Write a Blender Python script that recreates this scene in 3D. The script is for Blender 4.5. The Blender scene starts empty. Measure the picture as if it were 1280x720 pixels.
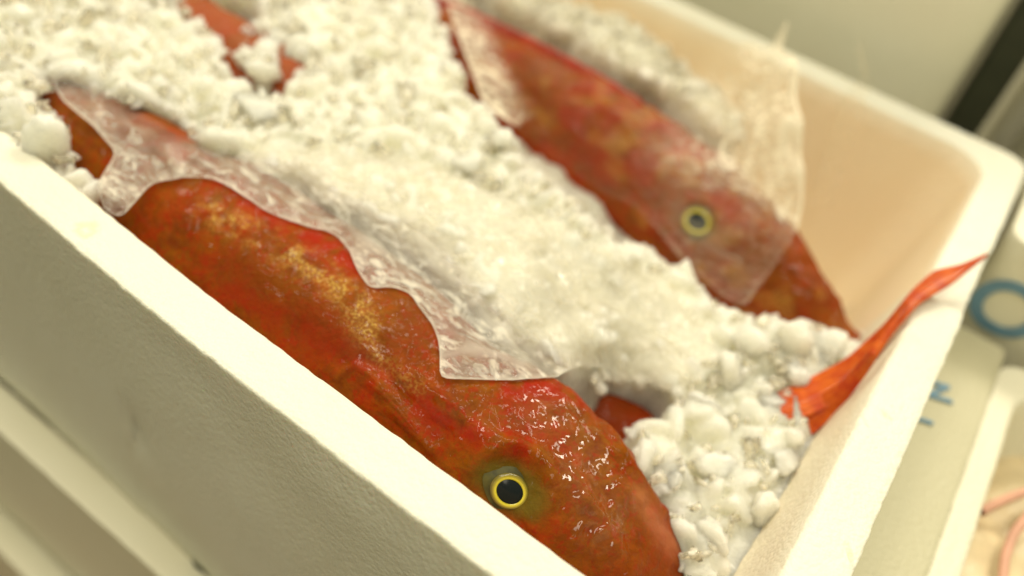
import bpy, bmesh, math, random
import numpy as np
from mathutils import Vector, Euler, Matrix
from mathutils.bvhtree import BVHTree
from mathutils.geometry import delaunay_2d_cdt

random.seed(7)
RNG = np.random.default_rng(7)
S = bpy.context.scene
COL = S.collection

# ------------------------------------------------------------------ camera
CLOC = Vector((-0.02595, -0.12318, 0.20903))
CROT = Euler((0.79686, -0.17562, 0.61974), 'XYZ')
FPX = 1058.5
cd = bpy.data.cameras.new('camera')
cd.sensor_width = 36.0
cd.lens = FPX / 1280 * 36
cd.clip_start = 0.01
cd.clip_end = 60
cd.dof.use_dof = True
cd.dof.focus_distance = 0.258
cd.dof.aperture_fstop = 3.8
cam = bpy.data.objects.new('camera', cd)
cam.location = CLOC
cam.rotation_euler = CROT
COL.objects.link(cam)
S.camera = cam
CR = CROT.to_matrix()
CRn = np.array(CR)
CLn = np.array(CLOC)

# ------------------------------------------------------------------ light
S.view_settings.view_transform = 'Standard'
S.view_settings.look = 'None'
S.view_settings.exposure = 0.34
S.view_settings.gamma = 1.0
W = bpy.data.worlds.new('World')
S.world = W
W.use_nodes = True
bg = W.node_tree.nodes['Background']
bg.inputs[0].default_value = (1.0, 0.94, 0.57, 1)
bg.inputs[1].default_value = 0.36


def lamp(name, loc, target, sx, sy, power, color, roll=0.0):
    d = bpy.data.lights.new(name, 'AREA')
    d.shape = 'RECTANGLE'
    d.size = sx
    d.size_y = sy
    d.energy = power
    d.color = color
    o = bpy.data.objects.new(name, d)
    o.location = loc
    q = (Vector(target) - Vector(loc)).to_track_quat('-Z', 'Y')
    o.rotation_euler = (q @ Euler((0, 0, roll)).to_quaternion()).to_euler()
    COL.objects.link(o)
    return o


WARM = (1.0, 0.92, 0.73)
lamp('unseen_overhead_light', (-0.25, 1.68, 1.72), (-0.1, 0.1, 0), 1.3, 0.34, 29, WARM, 0.15)
lamp('unseen_overhead_light', (-1.3, 0.25, 1.7), (-0.1, 0.1, 0), 1.5, 0.20, 14, WARM, 1.4)
lamp('unseen_overhead_light', (0.1, -0.30, 2.1), (-0.1, 0.1, 0), 1.3, 0.5, 17, WARM, 1.2)  # front overhead fill, added to brighten the lower rim and outer walls


# ------------------------------------------------------------------ helpers
def at(px, py, z):
    d = CR @ Vector(((px - 640) / FPX, -(py - 360) / FPX, -1))
    return CLOC + d * ((z - CLOC.z) / d.z)


def raydir(px, py):
    return (CR @ Vector(((px - 640) / FPX, -(py - 360) / FPX, -1))).normalized()


def to_px(P):
    q = (np.atleast_2d(P) - CLn) @ CRn
    return np.c_[640 + FPX * q[:, 0] / -q[:, 2], 360 - FPX * q[:, 1] / -q[:, 2]]


def in_poly(pts, poly):
    x, y = pts[:, 0], pts[:, 1]
    ins = np.zeros(len(pts), bool)
    n = len(poly)
    for i in range(n):
        x1, y1 = poly[i]
        x2, y2 = poly[(i + 1) % n]
        c = ((y1 > y) != (y2 > y))
        xi = (x2 - x1) * (y - y1) / (y2 - y1 + 1e-12) + x1
        ins ^= c & (x < xi)
    return ins


def _hash(ix, iy, iz, s):
    h = (ix * 374761393 + iy * 668265263 + iz * 2147483647 + s * 974634777) & 0xffffffff
    h = ((h ^ (h >> 13)) * 1274126177) & 0xffffffff
    h = (h ^ (h >> 16)) & 0xffffff
    return h / float(0xffffff) * 2 - 1


def vnoise(P, freq, seed=0):
    P = np.atleast_2d(P) * freq + 1000.37
    i = np.floor(P).astype(np.int64)
    f = P - i
    f = f * f * f * (f * (f * 6 - 15) + 10)
    r = 0
    for dx in (0, 1):
        for dy in (0, 1):
            for dz in (0, 1):
                w = (f[:, 0] if dx else 1 - f[:, 0]) * (f[:, 1] if dy else 1 - f[:, 1]) * (f[:, 2] if dz else 1 - f[:, 2])
                r = r + w * _hash(i[:, 0] + dx, i[:, 1] + dy, i[:, 2] + dz, seed)
    return r


def fbm(P, freq, oct=4, seed=0, gain=0.5):
    a, r = 1.0, 0
    for k in range(oct):
        r = r + a * vnoise(P, freq * 2.03 ** k, seed + k * 17)
        a *= gain
    return r


def smooth(e0, e1, x):
    t = np.clip((x - e0) / (e1 - e0), 0, 1)
    return t * t * (3 - 2 * t)


def mesh_np(name, V, F, mat, parent=None, shade=True, attrs=None):
    """F: (n,k) int array, all faces with k corners."""
    V = np.asarray(V, float)
    F = np.asarray(F, np.int32)
    me = bpy.data.meshes.new(name)
    n, k = F.shape
    me.vertices.add(len(V))
    me.vertices.foreach_set('co', V.ravel())
    me.loops.add(n * k)
    me.loops.foreach_set('vertex_index', F.ravel())
    me.polygons.add(n)
    me.polygons.foreach_set('loop_start', np.arange(0, n * k, k, dtype=np.int32))
    me.polygons.foreach_set('loop_total', np.full(n, k, np.int32))
    me.update(calc_edges=True)
    me.validate()
    if shade:
        me.polygons.foreach_set('use_smooth', np.ones(len(me.polygons), bool))
    if attrs:
        for an, av in attrs.items():
            at_ = me.attributes.new(an, 'FLOAT', 'POINT')
            at_.data.foreach_set('value', np.asarray(av, np.float32))
    if mat:
        me.materials.append(mat)
    o = bpy.data.objects.new(name, me)
    COL.objects.link(o)
    if parent:
        o.parent = parent
        o.matrix_parent_inverse = parent.matrix_world.inverted()
    return o


def grid_faces(nu, nv, wrap_v=False, off=0):
    i = np.arange(nu - 1)
    j = np.arange(nv if wrap_v else nv - 1)
    I, J = np.meshgrid(i, j, indexing='ij')
    J2 = (J + 1) % nv
    return np.stack([I * nv + J, (I + 1) * nv + J, (I + 1) * nv + J2, I * nv + J2], -1).reshape(-1, 4) + off


def empty(name, loc):
    o = bpy.data.objects.new(name, None)
    o.location = loc
    o.empty_display_size = 0.02
    COL.objects.link(o)
    bpy.context.view_layer.update()
    return o


def tag(o, label=None, cat=None, group=None, kind=None):
    if label: o['label'] = label
    if cat: o['category'] = cat
    if group: o['group'] = group
    if kind: o['kind'] = kind
    return o


# ------------------------------------------------------------------ materials
class Mat:
    def __init__(s, name):
        s.m = bpy.data.materials.new(name)
        s.m.use_nodes = True
        s.t = s.m.node_tree
        s.p = s.t.nodes['Principled BSDF']
        s.out = s.t.nodes['Material Output']
        s.tc = s.t.nodes.new('ShaderNodeTexCoord')
        g = s.t.nodes.new('ShaderNodeNewGeometry')
        s.pos = g.outputs['Position']

    def n(s, typ, **kw):
        nd = s.t.nodes.new(typ)
        for k, v in kw.items():
            if k.startswith('_'):
                setattr(nd, k[1:], v)
            else:
                nd.inputs[k].default_value = v
        return nd

    def l(s, a, b):
        s.t.links.new(a, b)

    def noise(s, scale, detail=3, rough=0.5, dist=0.0, vec=None, sc=None):
        nd = s.n('ShaderNodeTexNoise', Scale=scale, Detail=detail, Roughness=rough, Distortion=dist)
        v = vec or s.pos
        if sc:
            mp = s.n('ShaderNodeMapping')
            mp.inputs['Scale'].default_value = sc
            s.l(v, mp.inputs['Vector'])
            v = mp.outputs[0]
        s.l(v, nd.inputs['Vector'])
        return nd.outputs['Fac']

    def voro(s, scale, feature='F1', rnd=1.0, vec=None):
        nd = s.n('ShaderNodeTexVoronoi', _feature=feature, Scale=scale, Randomness=rnd)
        s.l(vec or s.pos, nd.inputs['Vector'])
        return nd.outputs['Distance']

    def ramp(s, fac, stops, interp='LINEAR'):
        nd = s.n('ShaderNodeValToRGB')
        cr = nd.color_ramp
        cr.interpolation = interp
        while len(cr.elements) < len(stops):
            cr.elements.new(0.5)
        for e, (p, c) in zip(cr.elements, stops):
            e.position = p
            if not hasattr(c, '__len__'):
                c = (c, c, c)
            e.color = (*c[:3], 1)
        s.l(fac, nd.inputs[0])
        return nd.outputs[0]

    def mix(s, fac, a, b, blend='MIX'):
        nd = s.n('ShaderNodeMix', _data_type='RGBA', _blend_type=blend)
        for sock, v in ((nd.inputs[0], fac), (nd.inputs[6], a), (nd.inputs[7], b)):
            if isinstance(v, bpy.types.NodeSocket):
                s.l(v, sock)
            elif hasattr(v, '__len__'):
                sock.default_value = (*v[:3], 1)
            else:
                sock.default_value = v
        return nd.outputs[2]

    def math(s, op, a, b=0.0, c=None):
        nd = s.n('ShaderNodeMath', _operation=op)
        for i, v in enumerate((a, b, c)):
            if v is None: continue
            if isinstance(v, bpy.types.NodeSocket):
                s.l(v, nd.inputs[i])
            else:
                nd.inputs[i].default_value = v
        return nd.outputs[0]

    def bump(s, h, dist, strength=1.0, normal=None):
        nd = s.n('ShaderNodeBump', Strength=strength, Distance=dist)
        s.l(h, nd.inputs['Height'])
        if normal: s.l(normal, nd.inputs['Normal'])
        return nd.outputs[0]

    def attr(s, name):
        nd = s.n('ShaderNodeAttribute')
        nd.attribute_name = name
        return nd.outputs['Fac']

    def set(s, **kw):
        for k, v in kw.items():
            k = k.replace('_', ' ')
            if isinstance(v, bpy.types.NodeSocket):
                s.l(v, s.p.inputs[k])
            else:
                if hasattr(v, '__len__') and len(v) == 3 and 'Radius' not in k:
                    v = (*v, 1)
                s.p.inputs[k].default_value = v
        return s


def foam_mat(name, col, inner=None, sss=0.12):
    m = Mat(name)
    big = m.noise(9, 4)
    c = m.mix(m.ramp(big, [(0.35, 0), (0.7, 1)]), col, tuple(a * b for a, b in zip(col, (0.95, 0.94, 0.90))))
    # faint dirt specks
    sp = m.ramp(m.noise(120, 5, 0.6), [(0.69, 0), (0.76, 1)])
    c = m.mix(m.math('MULTIPLY', sp, 0.35), c, (0.50, 0.44, 0.25))
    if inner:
        c = m.mix(m.attr('inner'), c, inner)  # inside walls tinted to carry the warm light bounced off the fish
    st = m.attr('stain')
    c = m.mix(st, c, (0.62, 0.56, 0.36))
    v = m.voro(420)
    v2 = m.voro(900)
    h = m.math('ADD', m.math('MULTIPLY', v, -0.55), m.math('MULTIPLY', v2, -0.3))
    h = m.math('ADD', h, m.math('MULTIPLY', m.noise(60, 5, 0.6), 0.15))
    m.set(Base_Color=c, Roughness=0.5, Subsurface_Weight=sss, Subsurface_Radius=(1.0, 0.75, 0.45),
          Subsurface_Scale=0.010, Normal=m.bump(h, 0.0006, 0.75), Specular_IOR_Level=0.4)
    return m.m


M = {}
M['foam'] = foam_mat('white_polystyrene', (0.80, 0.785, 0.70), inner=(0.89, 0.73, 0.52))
M['foam_plain'] = foam_mat('white_polystyrene_neighbour', (0.82, 0.79, 0.66), sss=0.0)
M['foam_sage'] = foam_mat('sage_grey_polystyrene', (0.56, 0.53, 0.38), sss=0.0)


def ice_mat():
    m = Mat('crushed_ice')
    n1 = m.noise(70, 3)
    c = m.ramp(n1, [(0.3, (0.96, 0.895, 0.72)), (0.75, (0.98, 0.93, 0.80))])
    h = m.math('ADD', m.noise(1100, 4, 0.65), m.math('MULTIPLY', m.noise(330, 3, 0.55), 1.3))
    m.set(Base_Color=c, Roughness=m.ramp(m.noise(140, 2), [(0.35, 0.14), (0.65, 0.4)]), IOR=1.31,
          Transmission_Weight=0.12, Coat_Weight=0.5, Coat_Roughness=0.08, Coat_IOR=1.33,
          Subsurface_Weight=1.0, Subsurface_Radius=(1.0, 0.97, 0.9), Subsurface_Scale=0.020,
          Specular_IOR_Level=0.5, Normal=m.bump(h, 0.0008, 0.55))
    return m.m


M['ice'] = ice_mat()


def clear_ice_mat():
    m = Mat('clear_ice')
    m.set(Base_Color=(0.98, 0.94, 0.84), Roughness=0.08, IOR=1.31, Transmission_Weight=m.ramp(m.noise(260, 3), [(0.40, 0.95), (0.62, 0.45)]),
          Normal=m.bump(m.noise(420, 3, 0.5), 0.0007, 0.5))
    return m.m


M['clear_ice'] = clear_ice_mat()


def fish_mat(name, dark=1.0):
    m = Mat(name)
    big = m.noise(38, 4, 0.6, 0.6)
    med = m.noise(120, 5, 0.65, 0.8)
    fine = m.noise(620, 4, 0.6)
    k = dark
    base = m.ramp(med, [(0.30, (0.18 * k, 0.030 * k, 0.0002)), (0.5, (0.235 * k, 0.064 * k, 0.0004)), (0.72, (0.30 * k, 0.102 * k, 0.0008))])
    red = m.ramp(m.math('ADD', m.math('MULTIPLY', big, 0.55), m.math('MULTIPLY', med, 0.45)),
                 [(0.49, 0), (0.62, 1)])
    c = m.mix(m.math('MULTIPLY', red, 0.62), base, (0.36 * k, 0.010 * k, 0.0005))
    dk = m.ramp(m.noise(55, 5, 0.65, 0.5), [(0.50, 0), (0.68, 1)])
    c = m.mix(m.math('MULTIPLY', dk, 0.55), c, (0.15 * k, 0.028 * k, 0.002))
    c = m.mix(m.math('MULTIPLY', m.ramp(fine, [(0.5, 0), (0.7, 1)]), 0.25), c, (0.36 * k, 0.10 * k, 0.002))
    dots = m.ramp(m.noise(330, 3, 0.6, 0.5), [(0.52, 0), (0.62, 1)])
    c = m.mix(m.math('MULTIPLY', dots, 0.5), c, (0.34 * k, 0.012 * k, 0.0005))
    # painted pigment regions carried as attributes
    c = m.mix(m.attr('red'), c, (0.38 * k, 0.007 * k, 0.0005))
    c = m.mix(m.math('MULTIPLY', m.attr('brown'), 0.75), c, (0.19 * k, 0.034 * k, 0.002))
    grain = m.ramp(m.noise(900, 3, 0.6), [(0.47, 0), (0.60, 1)])
    c = m.mix(m.math('MULTIPLY', m.attr('gold'), m.math('ADD', m.math('MULTIPLY', grain, 0.75), 0.22)), c, (0.62, 0.40, 0.09))
    c = m.mix(m.attr('pale'), c, (0.55, 0.20, 0.10))
    c = m.mix(m.attr('olive'), c, (0.11, 0.09, 0.010))
    nb = m.bump(m.math('ADD', m.math('MULTIPLY', m.noise(420, 3, 0.55), 1.0), m.math('MULTIPLY', med, 0.9)), 0.0011, 0.55)
    wn = m.math('ADD', m.noise(92, 0.0, 0.45, 1.8), m.math('MULTIPLY', m.noise(300, 0, 0.5, 0.8), 0.22))
    wet = m.bump(wn, 0.0058, 0.55)
    m.set(Base_Color=c, Roughness=0.5, Specular_IOR_Level=0.06, Normal=nb, Coat_Weight=m.math('ADD', 0.14, m.math('MULTIPLY', m.attr('wet'), 0.8)), Coat_Roughness=0.025,
          Coat_IOR=1.5, Coat_Normal=wet, Subsurface_Weight=0.03, Subsurface_Radius=(1.0, 0.25, 0.08),
          Subsurface_Scale=0.004)
    return m.m


M['skin'] = fish_mat('wet_red_fish_skin', 0.88)


def fin_mat(name, a, b):
    m = Mat(name)
    c = m.ramp(m.noise(150, 4, 0.6), [(0.35, a), (0.65, b)])
    m.set(Base_Color=c, Roughness=0.45, Specular_IOR_Level=0.15, Coat_Weight=0.25, Coat_Roughness=0.1, Subsurface_Weight=0.15,
          Subsurface_Radius=(1, 0.3, 0.1), Subsurface_Scale=0.003, Normal=m.bump(m.noise(700, 3), 0.0008, 0.6))
    return m.m


M['fin'] = fin_mat('orange_fin', (0.42, 0.036, 0.002), (0.58, 0.11, 0.006))
M['fin_dark'] = fin_mat('dark_red_fin', (0.26, 0.012, 0.004), (0.42, 0.03, 0.006))


def plain(name, col, rough=0.5, coat=0.0, bump=None, var=0.12, vs=60):
    m = Mat(name)
    c = m.mix(m.ramp(m.noise(vs, 4), [(0.35, 0), (0.65, 1)]), tuple(x * (1 - var) for x in col), tuple(min(1, x * (1 + var)) for x in col))
    m.set(Base_Color=c, Roughness=rough, Coat_Weight=coat, Coat_Roughness=0.03)
    if bump:
        m.set(Normal=m.bump(m.noise(bump[0], 4), bump[1], 0.6))
    return m.m


M['sclera'] = plain('olive_eye_white', (0.065, 0.06, 0.010), 0.6, 0.0, vs=300, var=0.35)
M['iris'] = plain('yellow_iris', (0.74, 0.64, 0.03), 0.3, 1.0, vs=400, var=0.3)
mi = Mat('yellow_iris')
mi.set(Base_Color=mi.mix(mi.math('MULTIPLY', mi.noise(500, 3), 0.35), mi.ramp(mi.attr('rad'), [(0.0, (0.80, 0.74, 0.05)), (0.36, (0.76, 0.66, 0.03)), (0.58, (0.36, 0.29, 0.02)), (0.85, (0.09, 0.08, 0.010))]), (0.35, 0.25, 0.02)),
       Roughness=0.3, Coat_Weight=0.5, Coat_Roughness=0.05)
M['iris'] = mi.m
M['pupil'] = plain('blue_black_pupil', (0.010, 0.014, 0.016), 0.18, 0.0)
M['pupil'].node_tree.nodes['Principled BSDF'].inputs['Specular IOR Level'].default_value = 0.12
M['dark'] = plain('dark_green_steel_and_slot_shade', (0.035, 0.040, 0.022), 0.5)
M['floor'] = plain('dark_wet_floor', (0.05, 0.035, 0.02), 0.5, vs=6, var=0.4)
M['blue_print'] = plain('blue_ink', (0.14, 0.27, 0.40), 0.6)
M['pink'] = plain('pink_red_cord', (0.66, 0.36, 0.26), 0.6)
M['orange_crate'] = plain('orange_plastic', (0.35, 0.10, 0.02), 0.45)


def film_mat(name, haze=0.5, tint=(0.93, 0.88, 0.80), sc=(1, 1, 1), fres=0.3):
    m = Mat(name)
    t = m.t
    t.nodes.remove(m.p)
    streak = m.noise(95, 6, 0.65, 1.6, sc=sc)
    st2 = m.noise(300, 5, 0.6, 0.8, sc=sc)
    h = m.math('ADD', streak, m.math('MULTIPLY', st2, 0.45))
    bmp = m.bump(h, 0.0026, 0.5)
    dif = m.n('ShaderNodeBsdfDiffuse', Color=(*tint, 1))
    tra = m.n('ShaderNodeBsdfTranslucent', Color=(*tint, 1))
    glo = m.n('ShaderNodeBsdfGlossy', Color=(1, 1, 1, 1), Roughness=0.09)
    trp = m.n('ShaderNodeBsdfTransparent', Color=(1.0, 0.985, 0.96, 1))
    for nd in (dif, tra, glo):
        m.l(bmp, nd.inputs['Normal'])
    a = m.n('ShaderNodeMixShader', Fac=0.25)
    m.l(dif.outputs[0], a.inputs[1]); m.l(tra.outputs[0], a.inputs[2])
    fac = m.ramp(m.math('ADD', m.math('MULTIPLY', streak, 0.6), m.math('MULTIPLY', st2, 0.4)),
                 [(0.38, haze * 0.25), (0.5, haze * 0.8), (0.60, min(1, haze * 2.3))])
    fac = m.math('MAXIMUM', fac, m.math('MULTIPLY', m.attr('edge'), 0.6))
    fac = m.math('MINIMUM', m.math('MULTIPLY', fac, m.attr('haze')), 0.93)
    b = m.n('ShaderNodeMixShader')
    m.l(fac, b.inputs[0]); m.l(trp.outputs[0], b.inputs[1]); m.l(a.outputs[0], b.inputs[2])
    fr = m.n('ShaderNodeFresnel', IOR=1.5)
    m.l(bmp, fr.inputs['Normal'])
    c = m.n('ShaderNodeMixShader')
    m.l(m.math('MULTIPLY', fr.outputs[0], fres), c.inputs[0]); m.l(b.outputs[0], c.inputs[1]); m.l(glo.outputs[0], c.inputs[2])
    m.l(c.outputs[0], m.out.inputs[0])
    return m.m


M['film'] = film_mat('clear_plastic_film', 0.34, tint=(0.98, 0.94, 0.84), sc=(0.6, 1.2, 1), fres=0.75)
M['film2'] = film_mat('clear_plastic_film_thin', 0.22, tint=(0.97, 0.90, 0.74), fres=0.10)


# ------------------------------------------------------------------ foam boxes
def rrect(x0, x1, y0, y1, r, n_per):
    """closed rounded rectangle, constant point count"""
    pts = []
    K = 14
    cs = [(x1 - r, y0 + r, -90), (x1 - r, y1 - r, 0), (x0 + r, y1 - r, 90), (x0 + r, y0 + r, 180)]
    for c, (cx, cy, a0) in enumerate(cs):
        for k in range(K + 1):
            a = math.radians(a0 + 90 * k / K)
            pts.append((cx + r * math.cos(a), cy + r * math.sin(a)))
        nx = cs[(c + 1) % 4]
        a = math.radians(a0 + 90)
        p0 = (cx + r * math.cos(a), cy + r * math.sin(a))
        p1 = (nx[0] + r * math.cos(a), nx[1] + r * math.sin(a))
        for k in range(1, n_per):
            f = k / n_per
            pts.append((p0[0] * (1 - f) + p1[0] * f, p0[1] * (1 - f) + p1[1] * f))
    return np.array(pts)


def foam_box(name, x0, x1, y0, y1, zt, H, t, mat, n_per=120, fn=None, flare=0.0, depth=None, outer_r=0.012, jit=0.00028):
    """x0..y1: inner opening at the rim. Wall t thick."""
    depth = depth or H - 0.02
    prof = []  # (offset from inner rim, z, inner flag)
    nz = 16
    for k in range(nz + 1):
        f = k / nz
        prof.append((t + flare * (1 - f), -H + (H - 0.0015) * f, 0))
    prof[-1] = (t, -0.0022, 0)
    prof += [(t, -0.0009, 0), (t - 0.0002, -0.0003, 0), (t - 0.0008, 0.0, 0)]
    for k in range(1, 8):
        prof.append((t - 0.0012 - (t - 0.0024) * k / 8, 0.0, 0))
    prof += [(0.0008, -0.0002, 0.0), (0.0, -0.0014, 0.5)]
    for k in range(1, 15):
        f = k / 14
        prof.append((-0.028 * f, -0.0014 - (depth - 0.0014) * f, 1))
    rings, inner_glow = [], []
    for off, z, i in prof:
        r = 0.022 + (off if off < 0 else 0) * 0.2 if off <= 0.002 else 0.022 + (outer_r - 0.022) * off / t
        r = max(r, 0.004)
        p = rrect(x0 - off, x1 + off, y0 - off, y1 + off, r, n_per)
        rings.append(np.c_[p, np.full(len(p), zt + z)])
        inner_glow.append(np.where((p[:, 0] > x1 - 0.035) & (p[:, 1] < y0 + 0.22), 0.35, 1.0) * i)  # bounced glow put into the wall colour, weaker along the right wall
    nv = len(rings[0])
    V = np.concatenate(rings)
    inner_glow = np.concatenate(inner_glow)
    F = grid_faces(len(rings), nv, True)
    # floor cap inside and base cap: centre fans as quads are avoided by a big ngon grid of triangles
    ci = len(V)
    V = np.r_[V, [[(x0 + x1) / 2, (y0 + y1) / 2, zt - depth]], [[(x0 + x1) / 2, (y0 + y1) / 2, zt - H]]]
    inner_glow = np.r_[inner_glow, 1, 0]
    last = (len(rings) - 1) * nv
    tri = []
    for j in range(nv):
        j2 = (j + 1) % nv
        tri.append((last + j, ci, last + j2, last + j2))
        tri.append((j2, ci + 1, j, j))
    stain = np.zeros(len(V))
    # uneven edges
    d = vnoise(V, 260, 3)[:, None] * jit + vnoise(V, 30, 5)[:, None] * jit * 0.5
    V = V + np.c_[d * 0.7, vnoise(V, 260, 9)[:, None] * jit + vnoise(V, 22, 11)[:, None] * jit * 0.6, d * 0.6]
    if fn:
        V, stain, inner_glow = fn(V, stain, inner_glow)
    me = bpy.data.meshes.new(name)
    faces = [tuple(f) for f in F.tolist()] + [t_[:3] for t_ in tri]
    me.from_pydata(V.tolist(), [], faces)
    me.polygons.foreach_set('use_smooth', np.ones(len(me.polygons), bool))
    for an, av in (('inner', inner_glow), ('stain', stain)):
        a = me.attributes.new(an, 'FLOAT', 'POINT')
        a.data.foreach_set('value', np.asarray(av, np.float32))
    me.materials.append(mat)
    return me


BX0, BW, BT, BH = -0.56, 0.331, 0.0177, 0.168


def main_fn(V, stain, inner_glow):
    V = V.copy()
    # lowered saddle in the right rim where the fin crosses
    on = (V[:, 0] > -0.004) & (V[:, 2] > -0.02)
    y = V[:, 1]
    dip = smooth(0.196, 0.201, y) * (1 - smooth(0.238, 0.262, y))
    V[:, 2] -= on * dip * 0.0035
    # long walls bow very slightly
    lw = (V[:, 1] < 0.004)
    V[:, 1] += lw * 0.0045 * smooth(-0.17, -0.32, V[:, 0])
    # dent pressed into outer left wall
    ow = (V[:, 1] < -0.016) & (V[:, 2] < -0.004)
    pd = at(150, 535, 0)
    # point on wall plane y=-0.02
    dvec = raydir(150, 540)
    tt = (-0.0195 - CLOC.y) / dvec.y
    P = np.array(CLOC + dvec * tt)
    q = V - P
    dd = np.sqrt((q[:, 0] / 0.016) ** 2 + (q[:, 2] / 0.012) ** 2)
    V[:, 1] += ow * 0.0035 * np.exp(-dd ** 2)
    V[:, 1] += ow * 0.0012 * fbm(V, 14, 3, 40)
    # round mould marks and stains on the rim
    for px, py, r0, r1, a in ((107, 287, 0.0022, 0.0040, 0.55), (1110, 520, 0.0, 0.0014, 0.5), (1064, 692, 0, 0.0014, 0.6), (1085, 530, 0, 0.0008, .5)):
        c = np.array(at(px, py, 0))
        r = np.hypot(V[:, 0] - c[0], V[:, 1] - c[1])
        w = (r > r0 - 0.0008) & (r < r1) & (V[:, 2] > -0.001)
        stain[w] = a
        V[:, 2] -= np.where(V[:, 2] > -0.001, 0.0009 * np.exp(-((r - (r0 + r1) / 2) / 0.0008) ** 2), 0)
    return V, stain, inner_glow


def link_mesh(name, me, parent=None):
    o = bpy.data.objects.new(name, me)
    COL.objects.link(o)
    if parent: o.parent = parent
    return o


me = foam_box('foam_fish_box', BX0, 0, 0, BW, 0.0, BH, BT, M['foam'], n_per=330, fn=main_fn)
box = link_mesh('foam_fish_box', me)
tag(box, 'white polystyrene fish box in the middle, packed with ice and red fish', 'box')

# ------------------------------------------------------------------ ice height field
ctrl = [(900, 620, -.035), (985, 420, -.026), (1050, 460, -.034), (930, 710, -.038), (870, 560, -.042), (800, 510, -.052),
        (760, 500, -.050), (850, 450, -.026), (760, 400, -.012), (640, 340, -.004), (700, 250, -.014), (600, 200, -.008),
        (500, 100, -.006), (400, 150, -.003), (300, 130, -.004), (150, 60, .000), (30, 150, .0005), (0, 0, .002), (250, 200, -.002),
        (450, 0, -.008), (640, 0, -.020), (860, 120, -.016), (770, 50, -.013), (940, 390, -.034), (900, 330, -.040), (80, 200, -.004),
        (1010, 560, -.034), (960, 600, -.034), (530, 260, -.003), (450, 240, -.001), (700, 430, -.012), (960, 180, -.06), (1040, 300, -.10), (1000, 250, -.09), (1060, 370, -.085)]
CP = np.array([list(at(a, b, z)) for a, b, z in ctrl])


def zice(x, y):
    x = np.asarray(x, float); y = np.asarray(y, float)
    w = 0; s = 0
    for p in CP:
        d2 = (x - p[0]) ** 2 + (y - p[1]) ** 2 + 0.010 ** 2
        k = d2 ** -1.6
        w = w + k
        s = s + k * p[2]
    return s / w


# ------------------------------------------------------------------ fish
def catmull(tab, x):
    tab = np.array(tab, float)
    xs = tab[:, 0]
    out = np.zeros((len(x), tab.shape[1] - 1))
    # monotone-ish: cubic hermite with finite-difference slopes
    sl = np.gradient(tab[:, 1:], xs, axis=0)
    i = np.clip(np.searchsorted(xs, x) - 1, 0, len(xs) - 2)
    h = (xs[i + 1] - xs[i])[:, None]
    t = ((x - xs[i])[:, None]) / h
    a, b = tab[i, 1:], tab[i + 1, 1:]
    return (2 * t ** 3 - 3 * t ** 2 + 1) * a + (t ** 3 - 2 * t ** 2 + t) * sl[i] * h + (-2 * t ** 3 + 3 * t ** 2) * b + (t ** 3 - t ** 2) * sl[i + 1] * h


class Fish:
    """loft along -X; table rows: d, yc, ztop, hw, hh, n, roll(deg)"""

    def __init__(s, tab, x_nose, ns, nt):
        s.tab, s.xn = tab, x_nose
        d = np.linspace(tab[0][0], tab[-1][0], ns)
        d = tab[0][0] + (d - tab[0][0])
        R = catmull(tab, d)
        th = np.linspace(0, 2 * np.pi, nt, endpoint=False)
        V = []
        for k in range(ns):
            yc, zt, hw, hh, n, roll = R[k]
            hw = max(hw, 0.0006); hh = max(hh, 0.0006)
            c, sn = np.cos(th), np.sin(th)
            e = 2 / n
            y = np.sign(c) * np.abs(c) ** e * hw
            z = np.sign(sn) * np.abs(sn) ** e * hh
            # belly narrower than the back
            y = y * (1 - 0.25 * np.clip(-z / hh, 0, 1))
            a = math.radians(roll)
            yy = y * math.cos(a) - z * math.sin(a)
            zz = y * math.sin(a) + z * math.cos(a)
            V.append(np.c_[np.full(nt, x_nose - d[k]), yc + yy, zt - hh + zz])
        s.ns, s.nt = ns, nt
        s.V = np.concatenate(V)
        s.F = grid_faces(ns, nt, True)
        s.d = np.repeat(d, nt)
        s.th = np.tile(th, ns)
        s.A = {k: np.zeros(len(s.V)) for k in ('red', 'brown', 'gold', 'pale', 'olive', 'wet')}

    def normals(s):
        V = s.V.reshape(s.ns, s.nt, 3)
        du = np.gradient(V, axis=0)
        dv = np.roll(V, -1, 1) - np.roll(V, 1, 1)
        n = np.cross(du, dv).reshape(-1, 3)
        n /= np.linalg.norm(n, axis=1)[:, None] + 1e-12
        c = V.mean(1)[:, None, :].repeat(s.nt, 1).reshape(-1, 3)
        sgn = np.sign(np.einsum('ij,ij->i', n, s.V - c))
        return n * sgn[:, None]

    def bvh(s):
        return BVHTree.FromPolygons(s.V.tolist(), s.F.tolist())

    def hit(s, b, px, py):
        h = b.ray_cast(CLOC, raydir(px, py))
        return h[0]

    def curve(s, b, pts, n=40):
        """surface curve seen through the listed picture points -> world points"""
        pts = np.array(pts, float)
        L = np.r_[0, np.cumsum(np.hypot(*np.diff(pts, axis=0).T))]
        q = np.linspace(0, L[-1], n)
        out = []
        for a in q:
            h = s.hit(b, np.interp(a, L, pts[:, 0]), np.interp(a, L, pts[:, 1]))
            if h: out.append(h)
        return np.array([list(h) for h in out]) if out else np.zeros((1, 3)) + 9

    def dist(s, C):
        m = np.full(len(s.V), 9.0)
        for c in C:
            m = np.minimum(m, np.linalg.norm(s.V - c, axis=1))
        return m

    def build(s, name, mat, parent):
        return mesh_np(name, s.V, s.F, mat, parent, attrs=s.A)


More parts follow.
